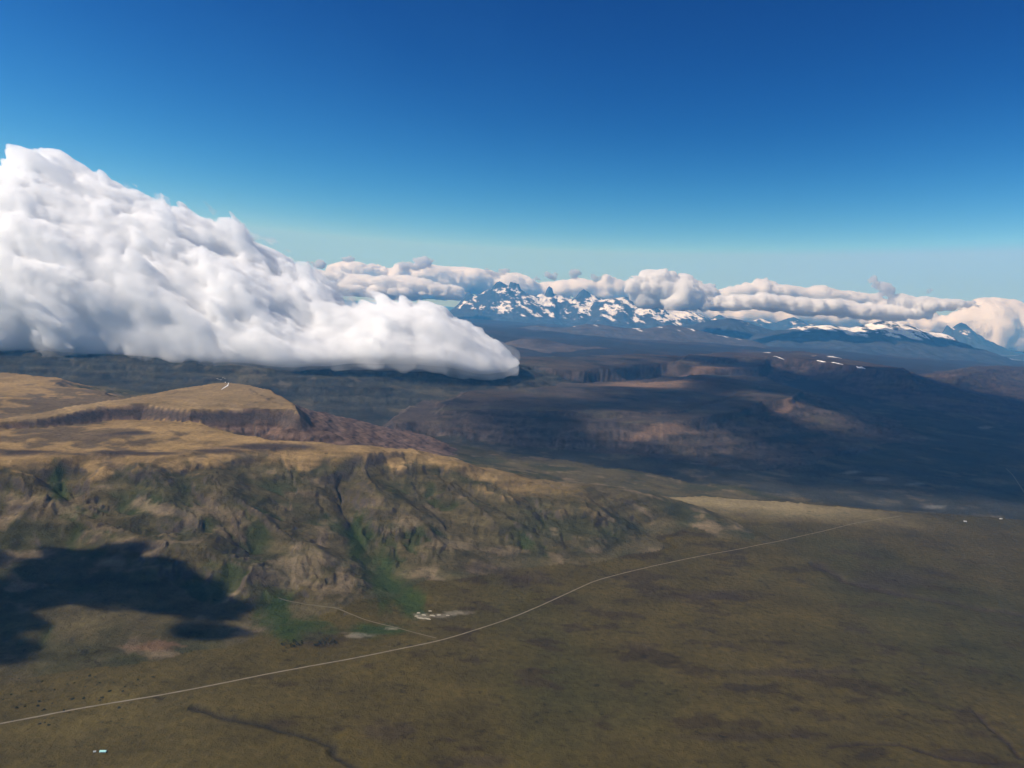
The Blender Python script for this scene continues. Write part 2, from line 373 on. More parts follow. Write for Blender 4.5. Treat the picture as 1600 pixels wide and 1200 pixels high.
# ------------------------------------------------------------------ terrain: what grows and lies where
SX, SY = gradient(Z); SL = np.hypot(SX, SY)
def C(*c): return np.array(c, 'f4')
def mixc(c, m, k): return c * (1 - m[..., None]) + (k if k.ndim == 3 else k[None, None, :]) * m[..., None]
nA = fbm(X, Y, 1300, 5, 101); nB = fbm(X, Y, 420, 5, 111); nC = fbm(X, Y, 3000, 4, 121); nD = fbm(X, Y, 180, 4, 131)
def blob(px, py, rx, ry, edge=0.5):                # a patch on the ground round a photo pixel; radii in photo pixels
    c = hit(px, py); e1 = hit(px + rx, py); e2 = hit(px, py + ry)
    a = np.array([e1[0] - c[0], e1[1] - c[1]]); b = np.array([e2[0] - c[0], e2[1] - c[1]])
    m = np.linalg.inv(np.array([a, b]).T); u = m[0, 0] * (X - c[0]) + m[0, 1] * (Y - c[1]); v = m[1, 0] * (X - c[0]) + m[1, 1] * (Y - c[1])
    d = np.sqrt(u * u + v * v)
    near_ = d < 2.2; k = np.linalg.norm(a) * 0.9; k2 = np.linalg.norm(b) * 0.9
    q = np.zeros_like(d); uu, vv = X[near_], Y[near_]
    q[near_] = fbm(uu / k, vv / k2, 1.0, 5, int(px + py) % 97, gain=0.65)
    return 1 - sstep(0.35, 1.15, d + q * edge * 1.6)
plainc = mixc(np.broadcast_to(C(.076, .056, .015), Z.shape + (3,)), sstep(-.1, .5, nA), C(.054, .047, .014))
plainc = mixc(plainc, sstep(.22, .42, fbm(X, Y * 1.6, 260, 5, 113, gain=.6) + nC * .6) * .8, C(.044, .030, .012))
plainc = mixc(plainc, sstep(300, 3500, X) * .5, C(.047, .035, .013))  # shade over the plain's right side, put into its colour
plainc = mixc(plainc, sstep(.1, .5, -nC) * .6, C(.098, .075, .026))
hillc = mixc(np.broadcast_to(C(.088, .069, .030), Z.shape + (3,)), sstep(-.15, .35, nB), C(.050, .047, .019))
hillc = mixc(hillc, sstep(.18, .48, nD + nA * .4) * .85, C(.17, .125, .070))
goldc = mixc(np.broadcast_to(C(.30, .195, .080), Z.shape + (3,)), sstep(0, .5, nB + nD * .4), C(.23, .15, .064))
goldc = mixc(goldc, sstep(.02, .26, nA + nD * .7), C(.125, .086, .046))
scree = mixc(np.broadcast_to(C(.140, .088, .058), Z.shape + (3,)), sstep(0, .5, nD), C(.095, .062, .044))
valc = mixc(np.broadcast_to(C(.038, .036, .026), Z.shape + (3,)), sstep(0, .5, nB), C(.024, .024, .020))
valc = mixc(valc, sstep(.2, .45, nA + .5 * nD) * .8, C(.085, .070, .046))
redc = mixc(np.broadcast_to(C(.062, .047, .036), Z.shape + (3,)), sstep(0, .5, nA), C(.042, .038, .030))
farc = mixc(np.broadcast_to(C(.030, .027, .024), Z.shape + (3,)), sstep(0, .4, nC), C(.055, .04, .031))
COL = valc.copy()
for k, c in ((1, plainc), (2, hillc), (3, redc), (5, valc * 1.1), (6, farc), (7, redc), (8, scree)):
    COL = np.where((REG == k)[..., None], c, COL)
sdb, sdm, sds = INFO['bench'], INFO['mesa'], INFO['spur']
gold_w = sstep(190, 0, sdb + 130 * nD - 230 * np.maximum(GUL, -.2) * sstep(0, 60, sdb)) * ((REG == 2) | (REG == 8)) * sstep(900, -600, X)
COL = mixc(COL, gold_w * .9, goldc)
COL = mixc(COL, ((sdm < 6) & (REG == 8)) * 1.0, C(.235, .160, .075))
COL = mixc(COL, sstep(0, 30, sdm) * (REG == 8) * sstep(700, 350, sdm), scree)
COL = mixc(COL, ((INFO['plain'] < 0) & (REG == 1)) * sstep(-650, -120, INFO['plain']) * sstep(1500, 200, np.abs(X - 1500)) * sstep(3800, 4800, Y) * .95, C(.24, .185, .090))
# pale and dark beds show on the slopes
zb = Z + ph + fbm(X, Y, 400, 3, 181) * 6
bed = .55 * np.sin(2 * np.pi * zb / 47) + .45 * np.sin(2 * np.pi * zb / 19 + 1.3) + .5 * nD
on_slope = sstep(.05, .22, SL) * np.isin(REG, (2, 3, 5, 7, 8)) * np.where(REG == 2, .55, 1.0)
COL = COL * (1 + (np.clip(bed, -1, 1) * .55 * on_slope)[..., None])
# rough pasture in streaks on the flats of the far country
st = fbm(X * .6, Y, 520, 5, 191, gain=.6); mid2 = np.isin(REG, (3, 4, 5, 7)) * 1.0
COL = mixc(COL, sstep(.12, .40, st) * mid2 * .7, C(.095, .080, .048)); COL = mixc(COL, sstep(.15, .40, -st) * mid2 * .75, C(.018, .018, .015))
# rock on the steep ground, green in the wet gullies
COL = mixc(COL, sstep(.42, .70, SL + .12 * nD) * .8 * (REG != 1), C(.070, .054, .043))
wet = sstep(.25, .9, -GUL + .2 * nB) * (REG == 2) * sstep(150, 500, sdb)
COL = mixc(COL, wet * .8, C(.036, .048, .013))
for p in [(430, 960, 34, 42), (470, 985, 60, 22), (600, 900, 40, 45), (640, 940, 30, 30), (560, 850, 22, 40), (92, 770, 20, 26), (110, 800, 22, 14), (590, 985, 60, 12)]:
    COL = mixc(COL, blob(*p) * .85, C(.032, .052, .011))
for p in [(500, 1000, 55, 18), (1100, 930, 130, 10), (1400, 905, 90, 22), (1250, 1050, 120, 8), (1000, 1010, 40, 8), (600, 1140, 60, 22), (440, 1130, 30, 12),
          (750, 1190, 60, 14), (1150, 1150, 130, 9), (820, 905, 60, 16), (760, 890, 60, 10)]:
    COL = mixc(COL, blob(*p) * .55, C(.045, .031, .020))
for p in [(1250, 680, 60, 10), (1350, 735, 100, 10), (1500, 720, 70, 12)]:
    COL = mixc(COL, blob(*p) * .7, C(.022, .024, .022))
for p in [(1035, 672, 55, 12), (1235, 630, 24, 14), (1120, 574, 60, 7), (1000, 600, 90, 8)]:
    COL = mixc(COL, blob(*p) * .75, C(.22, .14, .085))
for p in [(1370, 748, 26, 4), (1430, 756, 20, 3), (1330, 738, 18, 3), (1540, 668, 14, 3), (1460, 792, 20, 3)]:
    COL = mixc(COL, blob(*p, .3) * .8, C(.16, .15, .12))
for p in [(660, 963, 16, 6), (690, 962, 20, 4), (715, 958, 24, 4), (560, 993, 26, 5), (612, 982, 12, 3)]:
    COL = mixc(COL, blob(*p, .6) * .55, C(.30, .26, .19))
for p in [(470, 880, 55, 24), (540, 908, 20, 26), (440, 905, 50, 20), (700, 852, 46, 10), (640, 815, 40, 10), (330, 800, 36, 14), (190, 846, 40, 12), (230, 792, 30, 10), (90, 800, 40, 14), (780, 860, 40, 8)]:
    COL = mixc(COL, blob(*p, .7) * .65, C(.20, .148, .085))
for p in [(240, 1010, 50, 8)]:
    COL = mixc(COL, blob(*p, .6) * .7, C(.20, .115, .065))
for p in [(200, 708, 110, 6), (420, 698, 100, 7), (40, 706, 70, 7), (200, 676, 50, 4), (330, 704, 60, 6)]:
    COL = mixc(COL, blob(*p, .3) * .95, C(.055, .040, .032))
COL = mixc(COL, np.exp(-(D_CREEK / 12) ** 2) * .8, C(.028, .024, .016))
COL = mixc(COL, np.exp(-(D_GORGE / 35) ** 2) * .7, C(.045, .030, .022))
COL = mixc(COL, np.exp(-(D_SCAR / 9) ** 2) * .8, C(.035, .024, .018))
# snow that lies in hollows of the far hills
snow = sstep(.50, .62, fbm(X, Y, 900, 4, 141) + .35 * fbm(X * .5, Y, 2600, 3, 151)) * sstep(17000, 22000, RR) * sstep(280, 380, Z) * (X < 9000)
COL = mixc(COL, snow, C(.8, .8, .8))

# ------------------------------------------------------------------ terrain meshes, one for each land form
nr, ncol = Z.shape
idx = np.arange(nr * ncol).reshape(nr, ncol)
quads = np.stack([idx[:-1, :-1], idx[:-1, 1:], idx[1:, 1:], idx[1:, :-1]], -1).reshape(-1, 4)
VER = np.stack([X, Y, Z], -1).reshape(-1, 3); COLV = COL.reshape(-1, 3)
freg = np.maximum.reduce([REG[:-1, :-1], REG[1:, 1:]]).ravel()
forms = {1: ('plain', 'flat olive brown steppe plain crossed by the pale road'),
         2: ('foothills', 'eroded golden and olive hills rising behind the plain on the left'),
         3: ('plateau', 'layered dark plateau spur with cliff bands across the valley'),
         4: ('valley', 'dark blue shaded valley floor beyond the edge of the plain'),
         5: ('ridge', 'dark ridge lying beneath the great white cloud'),
         6: ('far_hills', 'rolling hazy hills with snow flecks stretching to the mountains'),
         7: ('distant_plateau', 'reddish brown plateaus and rims beyond the layered spur'),
         8: ('mesa', 'flat-topped golden mesa with brown scree sides at left')}
for k, (nm, lab) in forms.items():
    f = quads[freg == k]
    if not len(f): continue
    u, inv = np.unique(f, return_inverse=True)
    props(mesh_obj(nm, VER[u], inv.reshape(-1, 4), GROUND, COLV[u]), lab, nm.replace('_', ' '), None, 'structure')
print('ground meshes', round(time.time() - T0, 1))

# ------------------------------------------------------------------ distant mountains
def mountain(name, label, sil, Yd, front, back, zbase, seed, step=60.0, snow=0.5, snow_z=(900, 1500), rock=(.042, .050, .062), amp=420, sharp=0.10):  # default rock tone is bluish: some distance haze put into the colour
    P = np.array([at(px, py, Yd) for px, py in sil]); xs, zs = P[:, 0], P[:, 2]
    x = np.arange(xs[0] - 1500, xs[-1] + 1500, step); y = np.arange(Yd - front, Yd + back, step * 1.3)
    XX, YY = np.meshgrid(x, y)
    yr = Yd + fbm(XX, YY * 0, front * 0.5, 3, seed) * front * 0.12
    t = np.where(YY < yr, (yr - YY) / (front * (0.85 + 0.25 * fbm(XX, YY * 0, front * 0.35, 3, seed + 5))), (YY - yr) / back); t = np.clip(t, 0, 1)
    wob = fbm(XX, YY, front * 0.3, 4, seed + 9) * front * 0.16 * sstep(0, 0.4, t)
    S = lambda q: np.interp(q, np.concatenate([[xs[0] - 1200], xs, [xs[-1] + 1200]]), np.concatenate([[zbase - 100], zs, [zbase - 100]]))
    Ssm = np.mean([S(XX + wob + o) for o in np.linspace(-900, 900, 9)], axis=0)
    k = sstep(0, sharp, t); Se = S(XX + wob) * (1 - k) + Ssm * k
    hgt = np.maximum(Se - zbase, 0)
    prof = (1 - t) ** 1.75
    spur = fbm(XX, YY * 0.5, front * 0.22, 6, seed + 20, gain=0.55, ridged=True)
    z = zbase - 30 + hgt * prof + spur * amp * np.minimum(t * 5, 1) * (1 - t) * np.clip(hgt / 900, 0, 1)
    z = z + fbm(XX, YY, front * 0.05, 4, seed + 40) * amp * 0.12 * np.clip(hgt / 900, 0, 1) * sstep(1.0, .8, t)
    gx = np.gradient(z, axis=1) / step; gy = np.gradient(z, axis=0) / (step * 1.3); sl = np.hypot(gx, gy)
    nn = fbm(XX + YY * .35, YY * 0.4, 620, 5, seed + 60, gain=0.62)
    m = sstep(0.02, 0.18, 0.75 * nn - 0.6 * (spur - 0.15) + (snow - 0.5) * 1.6 - np.maximum(sl - 0.45, 0) * 0.8 + 0.25 * (sstep(*snow_z, z) - 0.5)) * sstep(snow_z[0], snow_z[0] + 120, z + 150 * nn)
    c = np.array(rock, 'f4') * (1 + 0.5 * fbm(XX, YY, 500, 4, seed + 80))[..., None]
    c = c * (1 - m[..., None]) + np.array((.86, .86, .86), 'f4') * m[..., None]
    n0, n1 = z.shape; ii = np.arange(n0 * n1).reshape(n0, n1)
    f = np.stack([ii[:-1, :-1], ii[:-1, 1:], ii[1:, 1:], ii[1:, :-1]], -1).reshape(-1, 4)
    o = mesh_obj(name, np.stack([XX, YY, z], -1).reshape(-1, 3), f, ROCK, c.reshape(-1, 3))
    return props(o, label, 'mountain', None, 'structure')
ROCK = ground_mat('mountain_rock', 0.0015, 0.6)
mountain('mountain_massif', 'snow-streaked granite massif with blunt towers and a horn',
         [(700, 492), (718, 472), (729, 457), (736, 456), (743, 463), (752, 458), (760, 452), (768, 450), (776, 440), (781, 438), (788, 443), (795, 446), (797, 440), (804, 439), (811, 443),
          (814, 451), (822, 457), (834, 461), (846, 458), (851, 460), (854, 452), (858, 446), (863, 450), (865, 458), (880, 462), (888, 466), (896, 468), (905, 456), (912, 450), (922, 458), (935, 464), (950, 468)],
         55000, 8500, 4000, 150, 200, 50, .56, (600, 1500), amp=520)
mountain('mountain_range', 'snowy mountainside running right from the massif beneath the cumulus',
         [(930, 470), (950, 466), (975, 463), (1000, 465), (1030, 468), (1050, 476), (1075, 484), (1095, 492), (1115, 500)], 53000, 8500, 4000, 150, 230, 55, .56, (600, 1500), amp=450)
mountain('far_peak', 'pale hazy peaks fading under the long grey cloud',
         [(1100, 503), (1125, 490), (1140, 498), (1170, 501), (1190, 497), (1210, 504), (1240, 494), (1262, 505), (1290, 510)], 66000, 7000, 3000, 100, 260, 80, .5, (900, 1500))
mountain('spire_mountain', 'hazy jagged spires beside the cloud bank at far right',
         [(1455, 530), (1470, 520), (1478, 507), (1486, 512), (1493, 506), (1500, 503), (1508, 504), (1516, 512), (1528, 524), (1545, 540), (1565, 548)], 60000, 7000, 3000, 60, 290, 60, .42, (900, 1600), amp=600)
mountain('snow_range', 'broad mountain with bands of snow along its top at right',
         [(1180, 522), (1210, 516), (1240, 512), (1265, 508), (1295, 507), (1330, 511), (1350, 507), (1375, 500), (1390, 501), (1412, 506), (1430, 511), (1448, 518), (1470, 519), (1488, 526), (1503, 540), (1518, 555), (1532, 568)],
         38000, 8500, 4000, 60, 320, 42, .60, (860, 1150), amp=330)
mountain('blue_hill', 'dark blue hill with a few snow scraps below the cumulus',
         [(1040, 516), (1060, 510), (1080, 506), (1095, 503), (1120, 498), (1140, 496), (1160, 499), (1185, 508), (1220, 518), (1260, 524)], 41000, 7000, 3000, 100, 350, 50, .40, (800, 1200), amp=250)
mountain('lake_hill', 'low blue hill on the far shore of the lake',
         [(1530, 576), (1542, 566), (1556, 556), (1575, 556), (1600, 553), (1640, 548), (1700, 550)], 46000, 4000, 3000, 40, 380, 70, .1, (1500, 1800), amp=150)
mountain('snow_flecked_hill', 'dark hills flecked with snow in front of the massif',
         [(760, 522), (800, 512), (840, 507), (880, 512), (915, 505), (940, 506), (975, 511), (1010, 512), (1050, 506), (1080, 512), (1120, 522), (1180, 532)], 33000, 6500, 3500, 120, 410, 40, .36, (330, 700), (.075, .066, .058), amp=200)
mountain('brown_ridge', 'nearer brown ridge with thin snow lines beside the tip of the great cloud',
         [(760, 548), (790, 533), (815, 527), (850, 528), (880, 535), (905, 541), (935, 540), (950, 542), (975, 549), (1010, 556), (1060, 564)], 19500, 3600, 2500, 160, 440, 26, .30, (300, 480), (.085, .068, .056), amp=120)
wm, wt_, wb = new_mat('lake_water'); wb.inputs['Base Color'].default_value = (.03, .09, .10, 1); wb.inputs['Roughness'].default_value = .08
lake_pts = [at(1500, 566, 47000), at(1640, 573, 43000)]
lk = mesh_obj('lake', [(20000, 40500, 118), (34000, 40500, 118), (38000, 56000, 118), (24000, 56000, 118)], [(0, 1, 2, 3)], wm)
props(lk, 'pale turquoise lake between the hills at far right', 'lake', None, 'structure')

# ------------------------------------------------------------------ clouds
_rng = np.random.default_rng(7); _TAB = _rng.random((64, 64, 64)).astype('f4')
def vnoise(p, seed):
    p = p + seed * np.array([7.31, 3.77, 5.19]); i0 = np.floor(p).astype(np.int64); f = (p - i0).astype('f4'); f = f * f * (3 - 2 * f)
    i0 &= 63; i1 = (i0 + 1) & 63
    x0, y0, z0 = i0.T; x1, y1, z1 = i1.T; fx, fy, fz = f.T
    def l(a, b, t): return a + (b - a) * t
    return l(l(l(_TAB[x0, y0, z0], _TAB[x1, y0, z0], fx), l(_TAB[x0, y1, z0], _TAB[x1, y1, z0], fx), fy),
             l(l(_TAB[x0, y0, z1], _TAB[x1, y0, z1], fx), l(_TAB[x0, y1, z1], _TAB[x1, y1, z1], fx), fy), fz)

def billow(p, octs, seed, gain=0.58):               # rounded puffs with creases between, about -0.5 .. 0.5
    s = 0; a = 1.0; tot = 0
    for o in range(octs):
        s = s + a * (np.abs(2 * vnoise(p * 2 ** o, seed + 3 * o) - 1) - 0.33); tot += a; a *= gain
    return s / tot * 1.5

def cloud_mat(name, density, c=(1, 1, 1), g=0.2):
    m = bpy.data.materials.new(name); m.use_nodes = True; t = m.node_tree; t.nodes.clear()
    out = t.nodes.new('ShaderNodeOutputMaterial'); v = t.nodes.new('ShaderNodeVolumePrincipled')
    v.inputs['Color'].default_value = (*c, 1); v.inputs['Density'].default_value = density; v.inputs['Anisotropy'].default_value = g
    tr = t.nodes.new('ShaderNodeBsdfTransparent'); di = t.nodes.new('ShaderNodeBsdfTranslucent'); di.inputs[0].default_value = (1, 1, 1, 1)
    mx = t.nodes.new('ShaderNodeMixShader'); mx.inputs[0].default_value = 0.02     # faint translucent surface added to the hull of the volume
    t.links.new(tr.outputs[0], mx.inputs[1]); t.links.new(di.outputs[0], mx.inputs[2]); t.links.new(mx.outputs[0], out.inputs['Surface'])
    t.links.new(v.outputs[0], out.inputs['Volume'])
    return m

def iso(name, lo, hi, vox, field, mat, whole=False):
    n = [int((hi[k] - lo[k]) / vox) + 1 for k in range(3)]
    g = [lo[k] + np.arange(n[k]) * vox for k in range(3)]
    F = field(*np.meshgrid(*g, indexing='ij')).astype('f4')
    F[[0, -1]] = -1; F[:, [0, -1]] = -1; F[:, :, [0, -1]] = -1
    gr = openvdb.FloatGrid(-1.0); gr.copyFromArray(np.clip(-F / vox, -50, 50)); gr.background = 50.0
    p, q = gr.convertToQuads(0.0)
    q = np.asarray(q, 'i4'); p = np.asarray(p, 'f4') * vox + np.array(lo, 'f4')
    if whole:                                      # keep the one body, drop loose crumbs
        lab = np.arange(len(p))
        while True:
            m = lab[q].min(1); new = lab.copy()
            for k in range(4): np.minimum.at(new, q[:, k], m)
            new = new[new]
            if (new == lab).all(): break
            lab = new
        fl = lab[q[:, 0]]; ids, cnt = np.unique(fl, return_counts=True); q = q[fl == ids[cnt.argmax()]]
        u, inv = np.unique(q, return_inverse=True); p, q = p[u], inv.reshape(-1, 4)
    o = mesh_obj(name, p, q, mat)
    return o

def with_noise(F, XX, YY, ZZ, amp, wl, octs, seed, stretch=None, bias=0.0):
    """adds puffs of size wl to the field near its surface"""
    near = np.abs(F) < amp * 1.3
    p = np.stack([XX[near], YY[near], ZZ[near]], -1).astype('f8')
    if stretch is not None:
        s, k = np.array(stretch[0]) / np.linalg.norm(stretch[0]), stretch[1]
        p1 = p - np.outer(p @ s, s) * (1 - 1 / k)
    else: p1 = p
    F = F.copy(); F[near] += amp * (billow(p1 / wl, octs, seed) + bias)
    return F

def puff_cloud(name, label, Yd, blobs, mat, wl, amp, seed, vox, flat=None, group=None, octs=5, bias=-.06):
    B = []
    for px, py, rx, ry in blobs:
        c = at(px, py, Yd); k = Yd / FPX; B.append((*c, rx * k, rx * k * 0.75, ry * k))
    B = np.array(B); lo = (B[:, :3] - B[:, 3:]).min(0) - amp * 1.2; hi = (B[:, :3] + B[:, 3:]).max(0) + amp * 1.2
    def field(XX, YY, ZZ):
        F = np.full(XX.shape, -1e4)
        for x, y, z, a, b, c in B:
            q = np.sqrt(((XX - x) / a) ** 2 + ((YY - y) / b) ** 2 + ((ZZ - z) / c) ** 2)
            F = smax(F, (1 - q) * min(a, b, c) * 1.3, min(a, b, c) * 0.5)
        F = with_noise(F, XX, YY, ZZ, amp, wl, octs, seed, ((1, .2, -.1), 1.4), bias)
        F = np.minimum(np.minimum(F, ZZ - 260), 4500 - ZZ)        # no lower than the land, no higher than the haze
        return np.minimum(F, (ZZ - B[:, 2].min() + B[:, 5].mean() * .55)) if flat else F
    return props(iso(name, lo, hi, vox, field, mat, True), label, 'cloud', group)

CLOUD = cloud_mat('great_cloud_mist', 0.017)
FARCLOUD = cloud_mat('cumulus_mist', 0.012)
THIN = cloud_mat('scud_mist', 0.006, (.93, .94, .96))  # slightly grey: shade on the scud is put into the colour
BANK = cloud_mat('cloud_bank_mist', 0.008)

# the great cloud pouring over the ridge
topl = [(-700, 190), (-300, 215), (-100, 250), (0, 258), (60, 266), (130, 274), (200, 292), (260, 315), (330, 357), (400, 388), (450, 420), (500, 452), (560, 466), (620, 464), (680, 480), (730, 504), (765, 527), (790, 546), (808, 564)]
basl = [(-700, 560), (-300, 566), (0, 576), (100, 572), (200, 572), (300, 586), (400, 572), (470, 574), (560, 566), (640, 566), (700, 572), (750, 584), (790, 582), (808, 570)]
def centre(px): return 9900 + max(px, 0) * 0.7
tp = np.array([at(a, b, centre(a)) for a, b in topl]); bp = np.array([at(a, b, centre(a) - 500) for a, b in basl])
def great(XX, YY, ZZ):
    x1 = XX[:, 0, 0]
    T = np.interp(x1, tp[:, 0], tp[:, 2])[:, None, None]; Bz = np.interp(x1, bp[:, 0], bp[:, 2])[:, None, None] - 20
    yc = np.interp(x1, tp[:, 0], tp[:, 1])[:, None, None]
    W = np.interp(x1, [-9000, -6000, -2500, -400, tp[-1, 0]], [1700, 1600, 1200, 620, 280])[:, None, None]
    zm = Bz + (T - Bz) * 0.25; H = np.where(ZZ > zm, np.maximum(T - zm, 60), np.maximum(zm - Bz, 40))
    lean = np.clip((ZZ - Bz) / np.maximum(T - Bz, 80) - .3, -.3, 1) * 0.9 * W                                  # the top lies farther back
    q = (np.abs(YY - yc - lean) / W) ** 2.3 + (np.abs(ZZ - zm) / H) ** 2.3
    F = (1 - q ** (1 / 2.3)) * np.minimum(W, np.maximum(T - Bz, 80) / 2) + 0 * XX
    F = F - np.maximum(XX - tp[-1, 0], 0)
    flow = ((0.80, -0.12, -0.60), 3.3)
    up = np.clip((ZZ - Bz) / 650.0, 0.12, 1)
    thick = np.clip((T - Bz) / 1300.0, 0.3, 1.0)
    F1 = with_noise(F, XX, YY, ZZ, 330.0, 1150.0, 2, 29, ((0.80, -0.12, -0.60), 2.0), -0.02); F = F + (F1 - F) * thick * up
    G = with_noise(F, XX, YY, ZZ, 270.0, 420.0, 3, 3, flow, -0.08)
    G = F + (G - F) * up * np.clip(thick * 1.3, .45, 1)
    K = with_noise(G, XX, YY, ZZ, 105.0, 180.0, 3, 11, ((0.80, -0.12, -0.60), 1.8))
    return G + (K - G) * np.clip(up * 1.1, 0.2, 1)
def fringe(XX, YY, ZZ):                             # thin torn mist round the great cloud
    return with_noise(great(XX, YY, ZZ + 70) + 35, XX, YY, ZZ, 170.0, 240.0, 4, 19, ((0.75, -0.1, -0.6), 2.0), 0.02)
big = iso('great_cloud', (-9500, 8000, 150), (700, 12400, 3100), 27.0, great, CLOUD)
fr = iso('mist_fringe', (-8000, 8000, 150), (900, 12400, 3100), 58.0, fringe, cloud_mat('thin_mist', 0.0026, g=0.3)); fr.parent = big
props(big, 'huge white cloud pouring down over the dark ridge at left', 'cloud')
print('great cloud', len(big.data.polygons), round(time.time() - T0, 1))

K1 = 'clouds along the horizon'
puff_cloud('cumulus_cloud', 'solid grey-white cumulus with bright top right of the massif', 38000,
           [(1000, 452, 26, 26), (1030, 446, 34, 26), (1060, 455, 40, 28), (1095, 462, 34, 24), (1010, 470, 26, 16), (1060, 474, 46, 14), (1110, 474, 22, 14)], FARCLOUD, 700, 720, 21, 55, True, group=K1)
puff_cloud('stratocumulus_cloud', 'long flat grey cloud stretching right of the bright cumulus', 36000,
           [(1150, 473, 34, 12), (1200, 472, 46, 14), (1250, 478, 50, 14), (1300, 480, 50, 14), (1350, 486, 46, 13), (1400, 488, 46, 12), (1450, 478, 40, 10), (1490, 474, 34, 6), (1420, 470, 30, 10)], FARCLOUD, 460, 330, 22, 60, group=K1)
puff_cloud('bright_cloud', 'cream sunlit cloud bank rising behind the long grey cloud', 52000,
           [(1150, 462, 40, 14), (1190, 455, 34, 18), (1230, 458, 40, 16), (1280, 464, 44, 14), (1330, 468, 36, 12), (1380, 480, 50, 12)], BANK, 900, 700, 23, 95, group=K1)
puff_cloud('tall_scud_cloud', 'small curled grey cloud standing above the long grey cloud', 36000,
           [(1352, 428, 9, 6), (1364, 436, 10, 8), (1378, 446, 14, 9), (1385, 456, 12, 10)], THIN, 330, 330, 24, 40, group=K1)
puff_cloud('cloud_bank', 'large pale cloud bank behind the spires at far right', 64500,
           [(1510, 515, 50, 36), (1560, 502, 60, 34), (1600, 525, 80, 50), (1660, 516, 70, 40), (1540, 545, 60, 26), (1600, 560, 80, 26), (1440, 512, 44, 16), (1720, 535, 60, 44)], BANK, 1700, 1300, 25, 150, group=K1)
puff_cloud('cream_cloud_bank', 'cream cloud bank behind the massif and the great cloud', 65000,
           [(560, 428, 60, 16), (640, 432, 60, 18), (700, 436, 60, 22), (740, 440, 50, 22), (800, 448, 60, 18), (860, 456, 50, 18), (920, 452, 40, 18), (965, 452, 36, 22), (1000, 458, 36, 22), (620, 450, 100, 14)], BANK, 1700, 1200, 26, 150, group=K1)
puff_cloud('veil_cloud', 'pale hazy cloud veil low behind the far peaks', 72000,
           [(1130, 492, 50, 14), (1200, 494, 70, 18), (1280, 496, 70, 20), (1360, 500, 70, 20), (1430, 506, 50, 20), (1070, 486, 40, 12)], BANK, 1500, 700, 28, 170, group=K1)
puff_cloud('stratus_cloud', 'grey-blue stratus layer just above the great cloud shoulder', 48000,
           [(500, 432, 50, 10), (560, 438, 60, 11), (620, 442, 60, 11), (680, 450, 50, 9), (590, 455, 90, 10), (700, 462, 40, 8)], BANK, 1000, 520, 27, 95, group=K1)
SC = [(494, 411, 20, 8, 'leftmost dark scud cloud above the horizon'), (540, 405, 14, 9, 'dark hooked scud cloud second from the left'),
      (655, 412, 30, 11, 'widest dark scud cloud above the cream bank'), (773, 425, 17, 7, 'dark scud cloud left above the massif towers'),
      (598, 426, 11, 5, 'small dark scud cloud low against the cream bank'), (862, 431, 15, 8, 'ragged grey scud cloud above the horn of the massif'),
      (902, 427, 14, 8, 'grey scud cloud above the pointed peak'), (936, 435, 12, 8, 'grey scud cloud left of the bright cumulus'),
      (834, 434, 10, 4, 'thin grey scud cloud between towers and horn'), (1452, 456, 16, 8, 'dark scud cloud over the right end of the long grey cloud')]
rs = np.random.default_rng(5)
for i, (px, py, rx, ry, lab) in enumerate(SC):
    bl = [(px + rs.uniform(-.7, .7) * rx, py + rs.uniform(-.5, .5) * ry, rx * rs.uniform(.35, .6), ry * rs.uniform(.5, .8)) for _ in range(6)]
    puff_cloud('scud_cloud', lab, 42000, bl, THIN, 420, 420, 40 + i, 48, bias=-.12, group='dark scud clouds above the horizon')
# the cloud to the left of the view whose shade lies on the near slope
SD = np.array(SUN_DIR)
def shade_blobs():
    out = []
    for px, py, r in [(110, 905, 230), (170, 900, 270), (235, 910, 250), (290, 925, 180), (335, 938, 110), (120, 880, 150), (-110, 870, 200), (-80, 960, 170), (-200, 930, 330), (-30, 1020, 100), (310, 985, 60)]:
        g = np.array(hit(px, py)); out.append((*(g + SD * (2300 - g[2]) / SD[2]), r))
    return np.array(out)
SB = shade_blobs()
def shade_field(XX, YY, ZZ):
    F = np.full(XX.shape, -1e4)
    for x, y, z, r in SB:
        q = np.sqrt(((XX - x) / r) ** 2 + ((YY - y) / r) ** 2 + ((ZZ - z) / 130) ** 2); F = smax(F, (1 - q) * 130, 40)
    return with_noise(F, XX, YY, ZZ, 190, 190, 4, 77, ((1, .1, 0), 3.0), -.05)
lo = (SB[:, :3] - SB[:, 3:]).min(0) - 100; hi = (SB[:, :3] + SB[:, 3:]).max(0) + 100; lo[2], hi[2] = 2080, 2520
props(iso('low_cloud', lo, hi, 24.0, shade_field, cloud_mat('low_cloud_mist', 0.03)), 'low cloud left of the view, shading the near slope', 'cloud')
